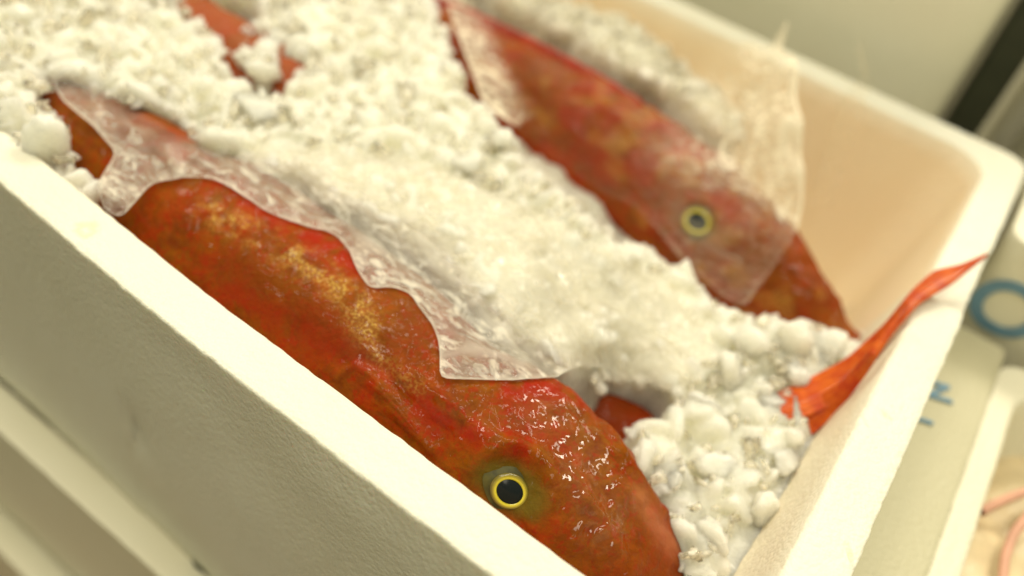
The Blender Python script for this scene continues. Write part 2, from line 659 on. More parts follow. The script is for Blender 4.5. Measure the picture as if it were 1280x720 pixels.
def add_eye(parent, fish, b, px, py, r, ax=(1, 1), tilt=0.0, bulge=0.27, ir=0.74, pr=0.50):
    """eye = olive dome; iris ring and pupil dome as its sub-parts"""
    h = b.ray_cast(CLOC, raydir(px, py))
    P, N = h[0], h[1].normalized()
    if N.dot(CLOC - P) < 0: N = -N
    X = Vector((-1, 0, 0)); X = (X - N * X.dot(N)).normalized(); Y = N.cross(X)
    X2 = X * math.cos(tilt) + Y * math.sin(tilt); Y2 = N.cross(X2)
    B = np.array([list(X2), list(Y2), list(N)])

    def dome(rr, lift, hgt, ex, ey, nr=14, na=48, inner=0.0, hump=False, off=(0, 0), lens=0.0):
        V = []
        for i in range(nr):
            f = inner + (1 - inner) * i / (nr - 1)
            for j in range(na):
                a = 2 * math.pi * j / na
                # pointed front and back corner of the lid opening
                k = 1 + lens * abs(math.cos(a)) ** 5
                x = math.cos(a) * f * rr * ex * k + off[0]; y = math.sin(a) * f * rr * ey + off[1]
                if hump:
                    u = (i / (nr - 1)) * 2 - 1
                    z = lift + hgt * math.sqrt(max(0, 1 - u * u)) - 0.0003
                else:
                    z = lift + hgt * (1 - f * f)
                V.append((x, y, z))
        V = np.array(V) @ B + np.array(P)
        return V, grid_faces(nr, na, True)

    V, F = dome(r, -0.0008, r * bulge, ax[0], ax[1], inner=0.002, lens=0.25)
    e = mesh_np('eye', V, F, M['sclera'], parent)
    o = (0.0004, 0.0002)
    V, F = dome(r * ir, r * bulge * 0.58 + 0.0001, r * 0.10, 1.10, 0.96, inner=pr / ir * 0.93, hump=True, off=o)
    mesh_np('iris', V, F, M['iris'], e, attrs={'rad': np.repeat(np.linspace(0, 1, 14), 48)})
    V, F = dome(r * pr, r * bulge * 0.66 + 0.0003, r * 0.13, 1.12, 0.92, inner=0.002, off=o)
    mesh_np('pupil', V, F, M['pupil'], e)
    return P, N


# ---- fish 1, large one in front, lying along the left wall
T1 = [(-.004, .032, -.062, .001, .001, 2.0, 0), (.0, .034, -.056, .009, .010, 2.1, 0), (.012, .036, -.046, .016, .018, 2.3, 0),
      (.03, .0375, -.030, .0220, .027, 2.9, 0), (.048, .038, -.0180, .0262, .035, 3.2, 0), (.056, .038, -.0135, .0290, .038, 3.3, 0), (.07, .038, -.0095, .0295, .040, 3.2, 0),
      (.086, .038, -.0050, .0312, .043, 3.1, 0), (.094, .0375, -.0040, .0312, .044, 2.8, 0), (.110, .037, -.0035, .0300, .044, 2.5, 0), (.14, .0385, -.0010, .0340, .044, 2.4, 0),
      (.19, .041, .0000, .035, .042, 2.3, 0), (.25, .042, -.0005, .033, .037, 2.2, 0), (.31, .042, -.004, .026, .030, 2.1, 0),
      (.37, .041, -.010, .015, .021, 2, 0), (.42, .043, -.014, .008, .012, 2, 0), (.45, .044, -.016, .004, .008, 2, 0)]
f1 = Fish(T1, -.002, 420, 260)
b = f1.bvh()
N = f1.normals()
eyeP = np.array(list(f1.hit(b, 637, 612)))
de = np.linalg.norm(f1.V - eyeP, axis=1)
disp = np.zeros(len(f1.V))
disp += -0.0022 * np.exp(-(de / 0.0095) ** 4)                       # socket
ang_up = (f1.V - eyeP) @ np.array([-0.2, 0.7, 0.6])
disp += 0.0022 * np.exp(-((de - 0.0130) / 0.0030) ** 2) * smooth(-0.006, 0.006, ang_up)   # brow
# ridge from snout past the eye and back over the head
for pts, amp, wid in (
        ([(790, 720), (745, 640), (700, 590), (660, 560), (610, 545), (560, 500), (520, 470)], .0013, .0030),
        ([(850, 668), (800, 600), (768, 545), (735, 500), (712, 470)], .0016, .0028),
        ([(540, 560), (500, 520), (470, 480), (440, 452), (425, 470)], .0018, .0022),
        ([(470, 420), (490, 470), (530, 520), (560, 545)], -.0012, .0022),
        ([(430, 452), (455, 448), (480, 462), (510, 500)], -.0010, .0018),
        ([(330, 400), (400, 430), (460, 470)], -.0006, .004)):
    C = f1.curve(b, pts)
    dd = f1.dist(C)
    disp += amp * np.exp(-(dd / wid) ** 2)
headness = 1 - smooth(0.095, 0.125, f1.d)
disp += headness * (0.0007 * fbm(f1.V, 95, 3, 2) + 0.0004 * fbm(f1.V, 300, 2, 4))
disp += (1 - headness) * (0.0008 * fbm(f1.V, 60, 3, 6))
f1.V = f1.V + N * disp[:, None]
# pigment
gold = f1.curve(b, [(262, 262), (300, 280), (360, 312), (400, 340), (440, 370), (462, 410)])
g = np.exp(-(f1.dist(gold) / 0.0052) ** 2) * smooth(-0.5, 0.25, fbm(f1.V, 210, 3, 21))
g2 = f1.curve(b, [(455, 410), (470, 445), (500, 470), (520, 485)])
g = np.maximum(g, 0.5 * np.exp(-(f1.dist(g2) / 0.003) ** 2))
f1.A['gold'] = g * 0.72
r = f1.curve(b, [(300, 370), (370, 400), (420, 430), (480, 470), (540, 520), (610, 555), (650, 560)])
f1.A['red'] = 0.6 * np.exp(-(f1.dist(r) / 0.0055) ** 2) * smooth(-0.7, 0.3, fbm(f1.V, 130, 3, 31))
r = f1.curve(b, [(270, 232), (330, 262), (400, 300), (440, 330)])
f1.A['red'] = np.maximum(f1.A['red'], 0.75 * np.exp(-(f1.dist(r) / 0.006) ** 2) * smooth(-0.6, 0.2, fbm(f1.V, 150, 3, 32)))
r = f1.curve(b, [(640, 480), (700, 485), (735, 500)])
f1.A['red'] = np.maximum(f1.A['red'], 0.8 * np.exp(-(f1.dist(r) / 0.007) ** 2) * smooth(-0.6, 0.2, fbm(f1.V, 150, 3, 33)))
br = f1.curve(b, [(760, 720), (740, 670), (720, 640)])
f1.A['brown'] = np.maximum(smooth(0.055, 0.02, f1.d) * 0.9, 0.5 * np.exp(-(f1.dist(br) / 0.012) ** 2))
br = f1.curve(b, [(290, 330), (400, 400), (470, 430), (520, 400)])
f1.A['brown'] = np.maximum(f1.A['brown'], 0.75 * np.exp(-(f1.dist(br) / 0.009) ** 2))
pl = f1.curve(b, [(800, 620), (820, 650), (840, 680)])
f1.A['pale'] = 0.35 * np.exp(-(f1.dist(pl) / 0.005) ** 2)
ex_ = (f1.V - eyeP)
dl = np.sqrt((ex_[:, 0] / 1.55) ** 2 + ex_[:, 1] ** 2 + ex_[:, 2] ** 2 * 1.15)
f1.A['olive'] = 0.9 * np.exp(-(dl / 0.0090) ** 6)
wp = f1.curve(b, [(690, 520), (720, 560), (740, 610), (755, 640)])
f1.A['wet'] = np.exp(-(f1.dist(wp) / 0.0115) ** 4)
wp = f1.curve(b, [(440, 430), (500, 480), (560, 520), (620, 540)])
f1.A['wet'] = np.maximum(f1.A['wet'], 0.35 * np.exp(-(f1.dist(wp) / 0.004) ** 2))
r1 = empty('fish', (-.2, .036, -.06))
tag(r1, 'large wet red-orange fish in front, yellow ringed eye uncovered, lying along the near wall', 'fish', 'red fish packed in the ice')
f1.build('body', M['skin'], r1)
b1 = f1.bvh()
add_eye(r1, f1, b1, 638, 613, 0.0078, (1.0, 0.92), tilt=0.0)

# ---- fish 2 behind, under film
T2 = [(-.004, .209, -.062, .001, .001, 2, 0), (.0, .210, -.058, .005, .006, 2, 0), (.015, .212, -.048, .011, .014, 2.1, 0),
      (.035, .216, -.036, .0165, .025, 2.2, 0), (.055, .221, -.027, .022, .033, 2.3, 0), (.08, .227, -.020, .027, .038, 2.4, 0),
      (.11, .233, -.015, .030, .041, 2.3, 0), (.16, .238, -.011, .031, .042, 2.2, 0), (.22, .240, -.011, .029, .038, 2.1, 0),
      (.30, .240, -.015, .022, .030, 2, 0), (.37, .240, -.022, .013, .018, 2, 0), (.43, .240, -.03, .005, .01, 2, 0)]
f2 = Fish(T2, .002, 220, 140)
b = f2.bvh()
N = f2.normals()
h = f2.hit(b, 872, 277)
e2 = np.array(list(h))
de = np.linalg.norm(f2.V - e2, axis=1)
f2.V = f2.V + N * (-0.002 * np.exp(-(de / 0.008) ** 4) + 0.0022 * fbm(f2.V, 60, 4, 8))[:, None]
f2.A['wet'] = np.ones(len(f2.V)) * 0.12
f2.A['gold'] = 0.35 * smooth(0.25, 0.6, fbm(f2.V, 75, 3, 57))
f2.A['red'] = 0.4 * smooth(0.0, 0.25, fbm(f2.V * [1, 1.6, 1.6], 62, 3, 55)) * smooth(0.06, 0.12, f2.d)
f2.A['brown'] = 0.2 + 0.4 * smooth(0.14, 0.0, f2.d)
f2.A['olive'] = 0.8 * np.exp(-(de / 0.009) ** 4)
r2 = empty('fish', (-.2, .238, -.07))
tag(r2, 'red-orange fish at the far wall, head veiled by clear plastic film', 'fish', 'red fish packed in the ice')
f2.build('body', M['skin'], r2)
b2 = f2.bvh()
add_eye(r2, f2, b2, 873, 277, 0.0092, (1.0, 0.9), tilt=0.0)

# ---- fish 3 upper left, nearly buried
T3 = [(-.004, .14, -.04, .001, .001, 2, 0), (.03, .138, -.022, .014, .016, 2.2, 0), (.07, .134, -.010, .020, .026, 2.2, 0),
      (.12, .128, -.004, .022, .030, 2.2, 0), (.18, .122, -.004, .020, .027, 2, 0), (.24, .118, -.010, .012, .018, 2, 0), (.29, .116, -.018, .004, .006, 2, 0)]
f3 = Fish(T3, -.20, 160, 90)
f3.V = f3.V + f3.normals() * (0.0015 * fbm(f3.V, 60, 3, 12))[:, None]
f3.A['pale'] = np.full(len(f3.V), 0.25)
f3.A['brown'] = np.full(len(f3.V), 0.4)
f3.A['red'] = 0.35 * smooth(-0.1, 0.5, fbm(f3.V, 60, 3, 56))
r3 = empty('fish', (-.32, .125, -.05))
tag(r3, 'nearly buried red fish at upper left, only scraps showing through the ice', 'fish', 'red fish packed in the ice')
f3.build('body', M['skin'], r3)
b3 = f3.bvh()

# ---- fish 4 buried in the middle right; its long orange tail fin leans over the right rim
T4 = [(-.004, .112, -.062, .004, .004, 2, 0), (.02, .108, -.058, .009, .010, 2, 0), (.05, .102, -.052, .014, .017, 2, 0),
      (.08, .097, -.050, .017, .020, 2, 0), (.13, .100, -.048, .018, .022, 2, 0), (.2, .105, -.05, .016, .022, 2, 0), (.24, .108, -.055, .004, .008, 2, 0)]
f4 = Fish(T4, -.022, 120, 80)
f4.V = f4.V + f4.normals() * (0.001 * fbm(f4.V, 70, 3, 14))[:, None]
f4.A['red'] = np.full(len(f4.V), 0.5)
f4.A['brown'] = np.full(len(f4.V), 0.75)
r4 = empty('fish', (-.1, .10, -.07))
tag(r4, 'buried dark red fish whose long orange fin leans over the right rim', 'fish', 'red fish packed in the ice')
f4.build('body', M['skin'], r4)
b4 = f4.bvh()
bpy.context.view_layer.update()

# the long fin: two bundles of rays, built as corrugated tapering ribbons
zf = lambda u: np.interp(u, [0, .25, .5, .66, .8, .9, 1], [-.036, -.026, -.010, .003, .0065, .009, .013])


def fin_ribbon(name, up, lo, mat, parent, zoff=0.0, nr=7, seed=0):
    up = np.array(up, float); lo = np.array(lo, float)

    def rs(p, n):
        L = np.r_[0, np.cumsum(np.hypot(*np.diff(p, axis=0).T))]
        q = np.linspace(0, L[-1], n)
        # smooth resample
        t = np.c_[np.interp(q, L, p[:, 0]), np.interp(q, L, p[:, 1])]
        for _ in range(6):
            t[1:-1] = (t[:-2] + 2 * t[1:-1] + t[2:]) / 4
        return t
    n, m = 90, 33
    U, Lw = rs(up, n), rs(lo, n)
    top, bot = [], []
    for i in range(n):
        u = i / (n - 1)
        for j in range(m):
            v = j / (m - 1)
            p = U[i] * (1 - v) + Lw[i] * v
            z = zf(u) + zoff + 0.0016 * math.sin(math.pi * v) * (1 - 0.6 * u)
            rib = 0.00022 * math.cos(v * nr * 2 * math.pi) * (1 - 0.8 * u)
            P = np.array(at(p[0], p[1], z)) + np.array([0, 0, rib])
            top.append(P)
            e = 1 - abs(2 * v - 1) ** 6
            bot.append(P - np.array([0, 0, 0.0007 + 0.0009 * e]))
    V = np.r_[top, bot]
    F = grid_faces(n, m)
    F2 = grid_faces(n, m, off=n * m)[:, ::-1]
    side = []
    for i in range(n - 1):
        for j in (0, m - 1):
            a, b_ = i * m + j, (i + 1) * m + j
            side.append((a, b_, b_ + n * m, a + n * m))
    for j in range(m - 1):
        for i in (0, n - 1):
            a, b_ = i * m + j, i * m + j + 1
            side.append((a, b_, b_ + n * m, a + n * m))
    return mesh_np(name, V, np.r_[F, F2, np.array(side)], mat, parent)


fin_ribbon('tail_fin', [(940, 505), (1005, 476), (1058, 448), (1105, 405), (1140, 362), (1168, 337), (1200, 331), (1234, 316)],
           [(945, 530), (1010, 520), (1052, 500), (1088, 455), (1122, 410), (1150, 378), (1190, 355), (1235, 319)], M['fin'], r4, nr=4)
fin_ribbon('tail_fin', [(958, 514), (1005, 506), (1050, 480), (1085, 440), (1112, 405), (1135, 378)],
           [(1000, 555), (1020, 540), (1050, 512), (1082, 470), (1106, 432), (1136, 382)], M['fin'], r4, zoff=-0.003, nr=3)


# ---- folded dorsal fin along the back of fish 1 (mostly veiled)
def back_fin(parent, fish, x0, x1, yo, hgt, mat, n=90):
    V = []
    m = 9
    for i in range(n):
        x = x0 + (x1 - x0) * i / (n - 1)
        R = catmull(fish.tab, np.array([fish.xn - x]))[0]
        f = i / (n - 1)
        e = math.sin(math.pi * min(1, f * 1.02 + 0.01)) ** 0.5
        h_ = hgt * e * (1 + 0.15 * float(vnoise([[x, 0, 0]], 60, 3)[0]))
        for j in range(m):
            v = j / (m - 1)
            V.append((x - 0.008 * v, R[0] + yo + 0.004 * v + 0.0003 * math.sin(i * 1.1), R[1] - 0.003 + v * (h_ + 0.003)))
        for j in range(m):
            v = 1 - j / (m - 1)
            V.append((x - 0.008 * v, R[0] + yo + 0.0014 + 0.004 * v + 0.0003 * math.sin(i * 1.1), R[1] - 0.003 + v * (h_ + 0.003)))
    return mesh_np('dorsal_fin', np.array(V), grid_faces(n, 2 * m, True), mat, parent)


C = [f1.curve(b1, [(424, 470), (432, 455), (452, 449)], 7), f1.curve(b1, [(430, 490), (455, 468), (478, 462)], 7),
     f1.curve(b1, [(450, 505), (480, 485), (500, 482)], 7), f1.curve(b1, [(480, 528), (500, 512), (520, 505)], 7),
     f1.curve(b1, [(510, 550), (522, 542), (532, 536)], 7)]
Vp = []
for i_ in range(33):
    u = i_ / 32 * 4; k_ = min(3, int(u)); fr_ = u - k_; fr_ = fr_ * fr_ * (3 - 2 * fr_)
    row = C[k_] * (1 - fr_) + C[k_ + 1] * fr_
    for j_ in range(25):
        v = j_ / 24 * 6; q_ = min(5, int(v)); p_ = row[q_] * (1 - v + q_) + row[q_ + 1] * (v - q_)
        e_ = math.sin(math.pi * min(1, max(0, j_ / 24))) ** .6 * math.sin(math.pi * (i_ + .5) / 33) ** .5
        Vp.append(p_ + np.array([0, -.35, .9]) * (-0.0006 + 0.0013 * e_ + 0.00012 * math.cos(j_ * 2.1)))
mesh_np('pectoral_fin', np.array(Vp), grid_faces(33, 25), M['skin'], r1)
back_fin(r2, f2, -.36, -.15, 0.004, 0.002, M['fin_dark'])

# ------------------------------------------------------------------ exposed areas (where ice does not reach)
EXPOSED = [
    [(90, 260), (150, 225), (190, 200), (270, 190), (350, 212), (440, 252), (520, 300), (580, 362), (640, 425), (720, 455), (745, 480),
     (788, 545), (806, 600), (846, 665), (852, 760), (700, 800), (100, 320)],
    [(540, -10), (560, 60), (590, 110), (640, 165), (662, 215), (700, 232), (735, 262), (770, 290), (830, 312), (872, 345), (895, 372),
     (940, 392), (985, 395), (1030, 405), (1066, 420), (1078, 412), (1040, 350), (1002, 285), (950, 190), (900, 165), (850, 130), (790, 90), (700, 40), (620, 5), (600, -20)],
    [(1003, 285), (1040, 350), (1075, 415), (1100, 400), (1120, 300), (1060, 200), (1010, 160)],
    [(752, 470), (840, 490), (838, 513), (800, 527), (774, 530)],
    [(58, 92), (130, 115), (235, 165), (240, 190), (170, 205), (150, 240), (100, 218), (82, 160), (55, 120)],
    [(270, 35), (305, 42), (315, 92), (340, 95), (355, 55), (376, 72), (366, 112), (318, 120), (282, 92)],
    [(230, -5), (290, -5), (335, 12), (305, 28), (272, 42), (242, 25)], [(172, 2), (195, 0), (188, 16)], [(350, 50), (365, 55), (360, 80), (345, 95)],
]


def exposed(P, grow=0.0):
    q = to_px(P)
    r = np.zeros(len(q), bool)
    for poly in EXPOSED:
        r |= in_poly(q, poly)
    return r


# ------------------------------------------------------------------ crushed ice: base mound
gx = np.arange(-0.545, -0.001, 0.0016)
gy = np.arange(0.001, 0.3305, 0.0016)
GX, GY = np.meshgrid(gx, gy, indexing='ij')
Z = zice(GX.ravel(), GY.ravel())
P = np.c_[GX.ravel(), GY.ravel(), Z]
Pn = P.copy(); Pn[:, 2] = 0
Z = Z + 0.0022 * fbm(Pn, 110, 4, 61, 0.55) + 0.0022 * np.abs(vnoise(Pn, 70, 71)) + 0.0016 * fbm(Pn, 35, 2, 75) - 0.0018
P[:, 2] = Z
ex = exposed(P).astype(float).reshape(GX.shape)
for _ in range(6):
    ex = (ex + np.roll(ex, 1, 0) + np.roll(ex, -1, 0) + np.roll(ex, 1, 1) + np.roll(ex, -1, 1)) / 5
P[:, 2] -= ex.ravel() * 0.028
P[:, 2] = np.maximum(P[:, 2], -0.125)
# keep the edge inside the tapering walls
P[:, 0] = np.minimum(P[:, 0], 0.0010 + P[:, 2] * 0.20)
P[:, 1] = np.minimum(P[:, 1], BW - 0.0008 + P[:, 2] * 0.20)
ice_root = empty('crushed_ice', (-.25, .16, -.13))
tag(ice_root, 'bed of crushed white ice filling the foam box around the fish', 'ice', kind='stuff')
# closed slab for the base
nx_, ny_ = len(gx), len(gy)
Pb = P.copy(); Pb[:, 2] = P[:, 2] - 0.010
top_f = grid_faces(nx_, ny_)
bot_f = grid_faces(nx_, ny_, off=nx_ * ny_)[:, ::-1]
loop = [i * ny_ for i in range(nx_)] + [(nx_ - 1) * ny_ + j for j in range(1, ny_)] + [i * ny_ + ny_ - 1 for i in range(nx_ - 2, -1, -1)] + [j for j in range(ny_ - 2, 0, -1)]
sd = np.array([(loop[k], loop[(k + 1) % len(loop)], loop[(k + 1) % len(loop)] + nx_ * ny_, loop[k] + nx_ * ny_) for k in range(len(loop))])
BASE_V = np.r_[P, Pb]
BASE_F = np.r_[top_f, bot_f, sd]


# chunks
def ico(sub):
    bm = bmesh.new()
    bmesh.ops.create_icosphere(bm, subdivisions=sub, radius=1)
    V = np.array([v.co[:] for v in bm.verts])
    F = np.array([[v.index for v in f.verts] for f in bm.faces])
    bm.free()
    return V, F


def chunk_proto(sub, rng, planes=11, rnd=0.10, noise=0.09):
    V, F = ico(sub)
    n = rng.normal(size=(planes, 3)); n /= np.linalg.norm(n, axis=1)[:, None]
    hgt = rng.uniform(0.55, 0.95, planes)
    dots = V @ n.T
    rr = np.where(dots > 0.05, hgt / np.maximum(dots, 0.05), 9)
    r = np.minimum(np.min(rr, axis=1), 1.25)
    # soften corners
    k = 9
    soft = -np.log(np.exp(-k * rr).sum(1) + math.exp(-k * 1.2)) / k
    r = r * (1 - rnd) + soft * rnd
    V = V * r[:, None]
    V = V * (1 + noise * fbm(V, 2.6, 3, int(rng.integers(1000))))[:, None]
    return V * rng.uniform([.8, .65, .42], [1.45, 1.1, .8]), F


PR = {s: [chunk_proto(s, RNG, planes=7 + k % 5) for k in range(14)] for s in (1, 2, 3)}


def rotmat(rng):
    q = rng.normal(size=4); q /= np.linalg.norm(q)
    w, x, y, z = q
    return np.array([[1 - 2 * (y * y + z * z), 2 * (x * y - z * w), 2 * (x * z + y * w)],
                     [2 * (x * y + z * w), 1 - 2 * (x * x + z * z), 2 * (y * z - x * w)],
                     [2 * (x * z - y * w), 2 * (y * z + x * w), 1 - 2 * (x * x + y * y)]])


FILM1 = [(130, 262), (150, 272), (190, 226), (228, 222), (265, 222), (285, 232), (330, 262), (375, 280), (420, 292), (436, 312), (448, 340), (463, 361),
         (490, 357), (513, 365), (523, 382), (540, 402), (549, 425), (550, 450), (549, 474), (600, 474), (650, 475), (690, 474), (703, 466), (720, 460),
         (760, 468), (800, 478), (845, 488), (880, 470), (895, 430), (880, 390), (840, 350), (790, 320), (740, 300), (690, 270), (620, 235), (540, 205),
         (470, 186), (400, 176), (330, 178), (250, 180), (215, 165), (170, 135), (130, 108), (85, 90), (60, 95), (78, 125), (120, 160), (145, 190), (120, 230)]

Vs, Fs, off = [], [], 0
area = 0.52 * 0.32
cand = []
for kind, cnt, smin, smax in (('s', 2500, .0014, .0024), ('m', 4500, .0025, .0045), ('l', 2600, .0045, .0085)):
    x = RNG.uniform(-0.50, -0.003, cnt); y = RNG.uniform(0.003, BW - 0.004, cnt)
    z = zice(x, y)
    s = RNG.uniform(smin, smax, cnt)
    z = z + RNG.uniform(-0.5, 0.35, cnt) * s - 0.001
    Q = np.c_[x, y, z]
    # visible area only
    px = to_px(Q)
    vis = (px[:, 0] > -60) & (px[:, 0] < 1340) & (px[:, 1] > -60) & (px[:, 1] < 780)
    keep = vis & ~exposed(Q)
    up = Q.copy(); up[:, 2] += s * 0.8
    keep &= ~exposed(up)
    inf = in_poly(px, FILM1)
    if kind == 'l': keep &= ~inf
    Q[inf, 2] -= s[inf] * 0.15
    keep &= x < -0.002 - s * 0.8 + z * 0.2
    keep &= y < BW - s * 0.8 + z * 0.2
    keep &= y > s * 0.9
    cand.append((kind, Q[keep], s[keep]))
for kind, Q, s in cand:
    dcam = np.linalg.norm(Q - CLn, axis=1)
    for k in range(len(Q)):
        near = dcam[k] < 0.36
        sub = 1 if (kind == 's' or not near) else (3 if kind == 'l' else 2)
        V, F = PR[sub][RNG.integers(14)]
        V = (V @ rotmat(RNG).T) * s[k] + Q[k]
        Vs.append(V); Fs.append(F + off); off += len(V)
AV = np.concatenate([BASE_V] + Vs)
T3_ = np.concatenate(Fs) + len(BASE_V)
q = BASE_F
AF = np.r_[q[:, [0, 1, 2]], q[:, [0, 2, 3]], T3_]
io = mesh_np('packed_ice', AV, AF, M['ice'], ice_root)
io['kind'] = 'stuff'
rm = io.modifiers.new('fuse', 'REMESH')
rm.mode = 'VOXEL'; rm.voxel_size = 0.0007; rm.use_smooth_shade = True
sm = io.modifiers.new('melt', 'SMOOTH'); sm.factor = 0.25; sm.iterations = 1

# loose clear shards lying on top
Vs2, Fs2, off2 = [], [], 0
ns_ = 2600
x = RNG.uniform(-0.45, -0.006, ns_); y = RNG.uniform(0.005, BW - 0.01, ns_)
s_ = RNG.uniform(.0016, .0044, ns_)
Q = np.c_[x, y, zice(x, y) + 0.0012 + s_ * 0.25]
px = to_px(Q)
kp = (px[:, 0] > -30) & (px[:, 0] < 1300) & (px[:, 1] > -30) & (px[:, 1] < 750) & ~exposed(Q) & ~exposed(Q + [0, 0, .003]) & ~in_poly(px, FILM1)
kp &= (x < -0.004 - s_ + Q[:, 2] * .2) & (y < BW - .004 - s_ + Q[:, 2] * .2)
for k in np.where(kp)[0]:
    V, F = PR[1][RNG.integers(14)]
    V = (V * [1.2, .9, .55]) @ rotmat(RNG).T * s_[k] + Q[k]
    Vs2.append(V); Fs2.append(F + off2); off2 += len(V)
sh = mesh_np('ice_shard', np.concatenate(Vs2), np.concatenate(Fs2), M['clear_ice'], ice_root, shade=False)
sh['kind'] = 'stuff'

# larger lumps that can be picked out one by one
LUMPS = [
    (893, 585, .0098, 'large rounded frosty lump of ice beside the front fish snout', 1.0),
    (838, 590, .0066, 'frosty ice lump touching the front fish brow edge', 1.0),
    (955, 640, .0085, 'smooth ice lump lying at the foot of the right wall', .8),
    (890, 665, .0080, 'pale ice lump below the large rounded one, next to the snout', .8),
    (915, 470, .0085, 'ice lump capping the dark gap behind the front fish head', .9),
    (985, 420, .0095, 'rounded ice lump in front of the far fish snout', 1.0),
    (1035, 430, .0080, 'glassy pinkish ice lump between far snout and orange fin', .9),
    (935, 430, .0080, 'white ice lump left of the rounded one by the far snout', .9),
    (1000, 470, .0070, 'ice lump resting against the upper edge of the orange fin', .9),
    (880, 515, .0075, 'ice lump at the mouth of the dark gap in the ice', .9),
    (960, 500, .0060, 'small ice lump touching the base of the orange fin', .9),
    (985, 575, .0062, 'small ice lump below the base of the orange fin', .9),
    (320, 132, .0120, 'flat broad ice slab between the two upper left fish scraps', .35),
    (625, 175, .0085, 'bright blocky ice lump left of the far fish back', .9),
    (585, 205, .0075, 'blocky ice lump in the middle of the ice ridge', .9),
    (55, 185, .0110, 'rounded ice lump heaped against the near rim at far left', .8),
    (870, 115, .0090, 'ice piece on the far side of the veiled fish', .7),
    (840, 600, .0045, 'small ice grain cluster hugging the brow edge of the front fish', .8),
]
for i, (px, py, s, lab, flat) in enumerate(LUMPS):
    p = at(px, py, -.02)
    for _ in range(8):
        p = at(px, py, float(zice(p.x, p.y)) + s * 0.15)
    V, F = ico(4)
    n = RNG.normal(size=(13, 3)); n /= np.linalg.norm(n, axis=1)[:, None]
    dots = V @ n.T
    rr = np.where(dots > 0.05, RNG.uniform(0.48, 0.95, 13) / np.maximum(dots, 0.05), 9)
    k = 26
    r = -np.log(np.exp(-k * rr).sum(1) + math.exp(-k * 1.1)) / k
    V = V * r[:, None] * (1 + 0.10 * fbm(V, 2.2, 3, i * 3) + 0.035 * fbm(V, 7, 3, i * 5 + 2))[:, None]
    V = (V * [1.25, 1.0, flat * 0.75]) @ rotmat(RNG).T if flat > .5 else V * [1.2, 0.9, flat]
    o = mesh_np('ice_chunk', V * s, F, M['ice'])
    o.location = p
    tag(o, lab, 'ice', 'larger lumps in the crushed ice')


# ------------------------------------------------------------------ plastic film
def ztop(x, y):
    z = float(zice(x, y)) - 0.0005
    o = Vector((x, y, 0.3)); d = Vector((0, 0, -1))
    for b_ in (b1, b2):
        h = b_.ray_cast(o, d)
        if h[0] is not None: z = max(z, h[0].z)
    return z


def surf_pt(px, py, lift=0.0):
    """first point of fish or ice seen through a picture point"""
    best = None
    d = raydir(px, py)
    for b_ in (b1, b2):
        h = b_.ray_cast(CLOC, d)
        if h[0] is not None and (best is None or h[3] < best[1]): best = (h[0], h[3])
    p = at(px, py, -.02)
    for _ in range(12):
        p = at(px, py, float(zice(p.x, p.y)))
    if best is None or (p - CLOC).length < best[1]:
        best = (p, 0)
    z = best[0].z + lift
    return at(px, py, z)


def resample(poly, step, smooth_it=2):
    P = np.array(poly, float)
    out = []
    n = len(P)
    for i in range(n):
        a, b_ = P[i], P[(i + 1) % n]
        m = max(1, int(np.linalg.norm((b_ - a)[:2]) / step))
        for k in range(m):
            out.append(a + (b_ - a) * k / m)
    out = np.array(out)
    for _ in range(smooth_it):
        out = (np.roll(out, 1, 0) + 2 * out + np.roll(out, -1, 0)) / 4
    return out


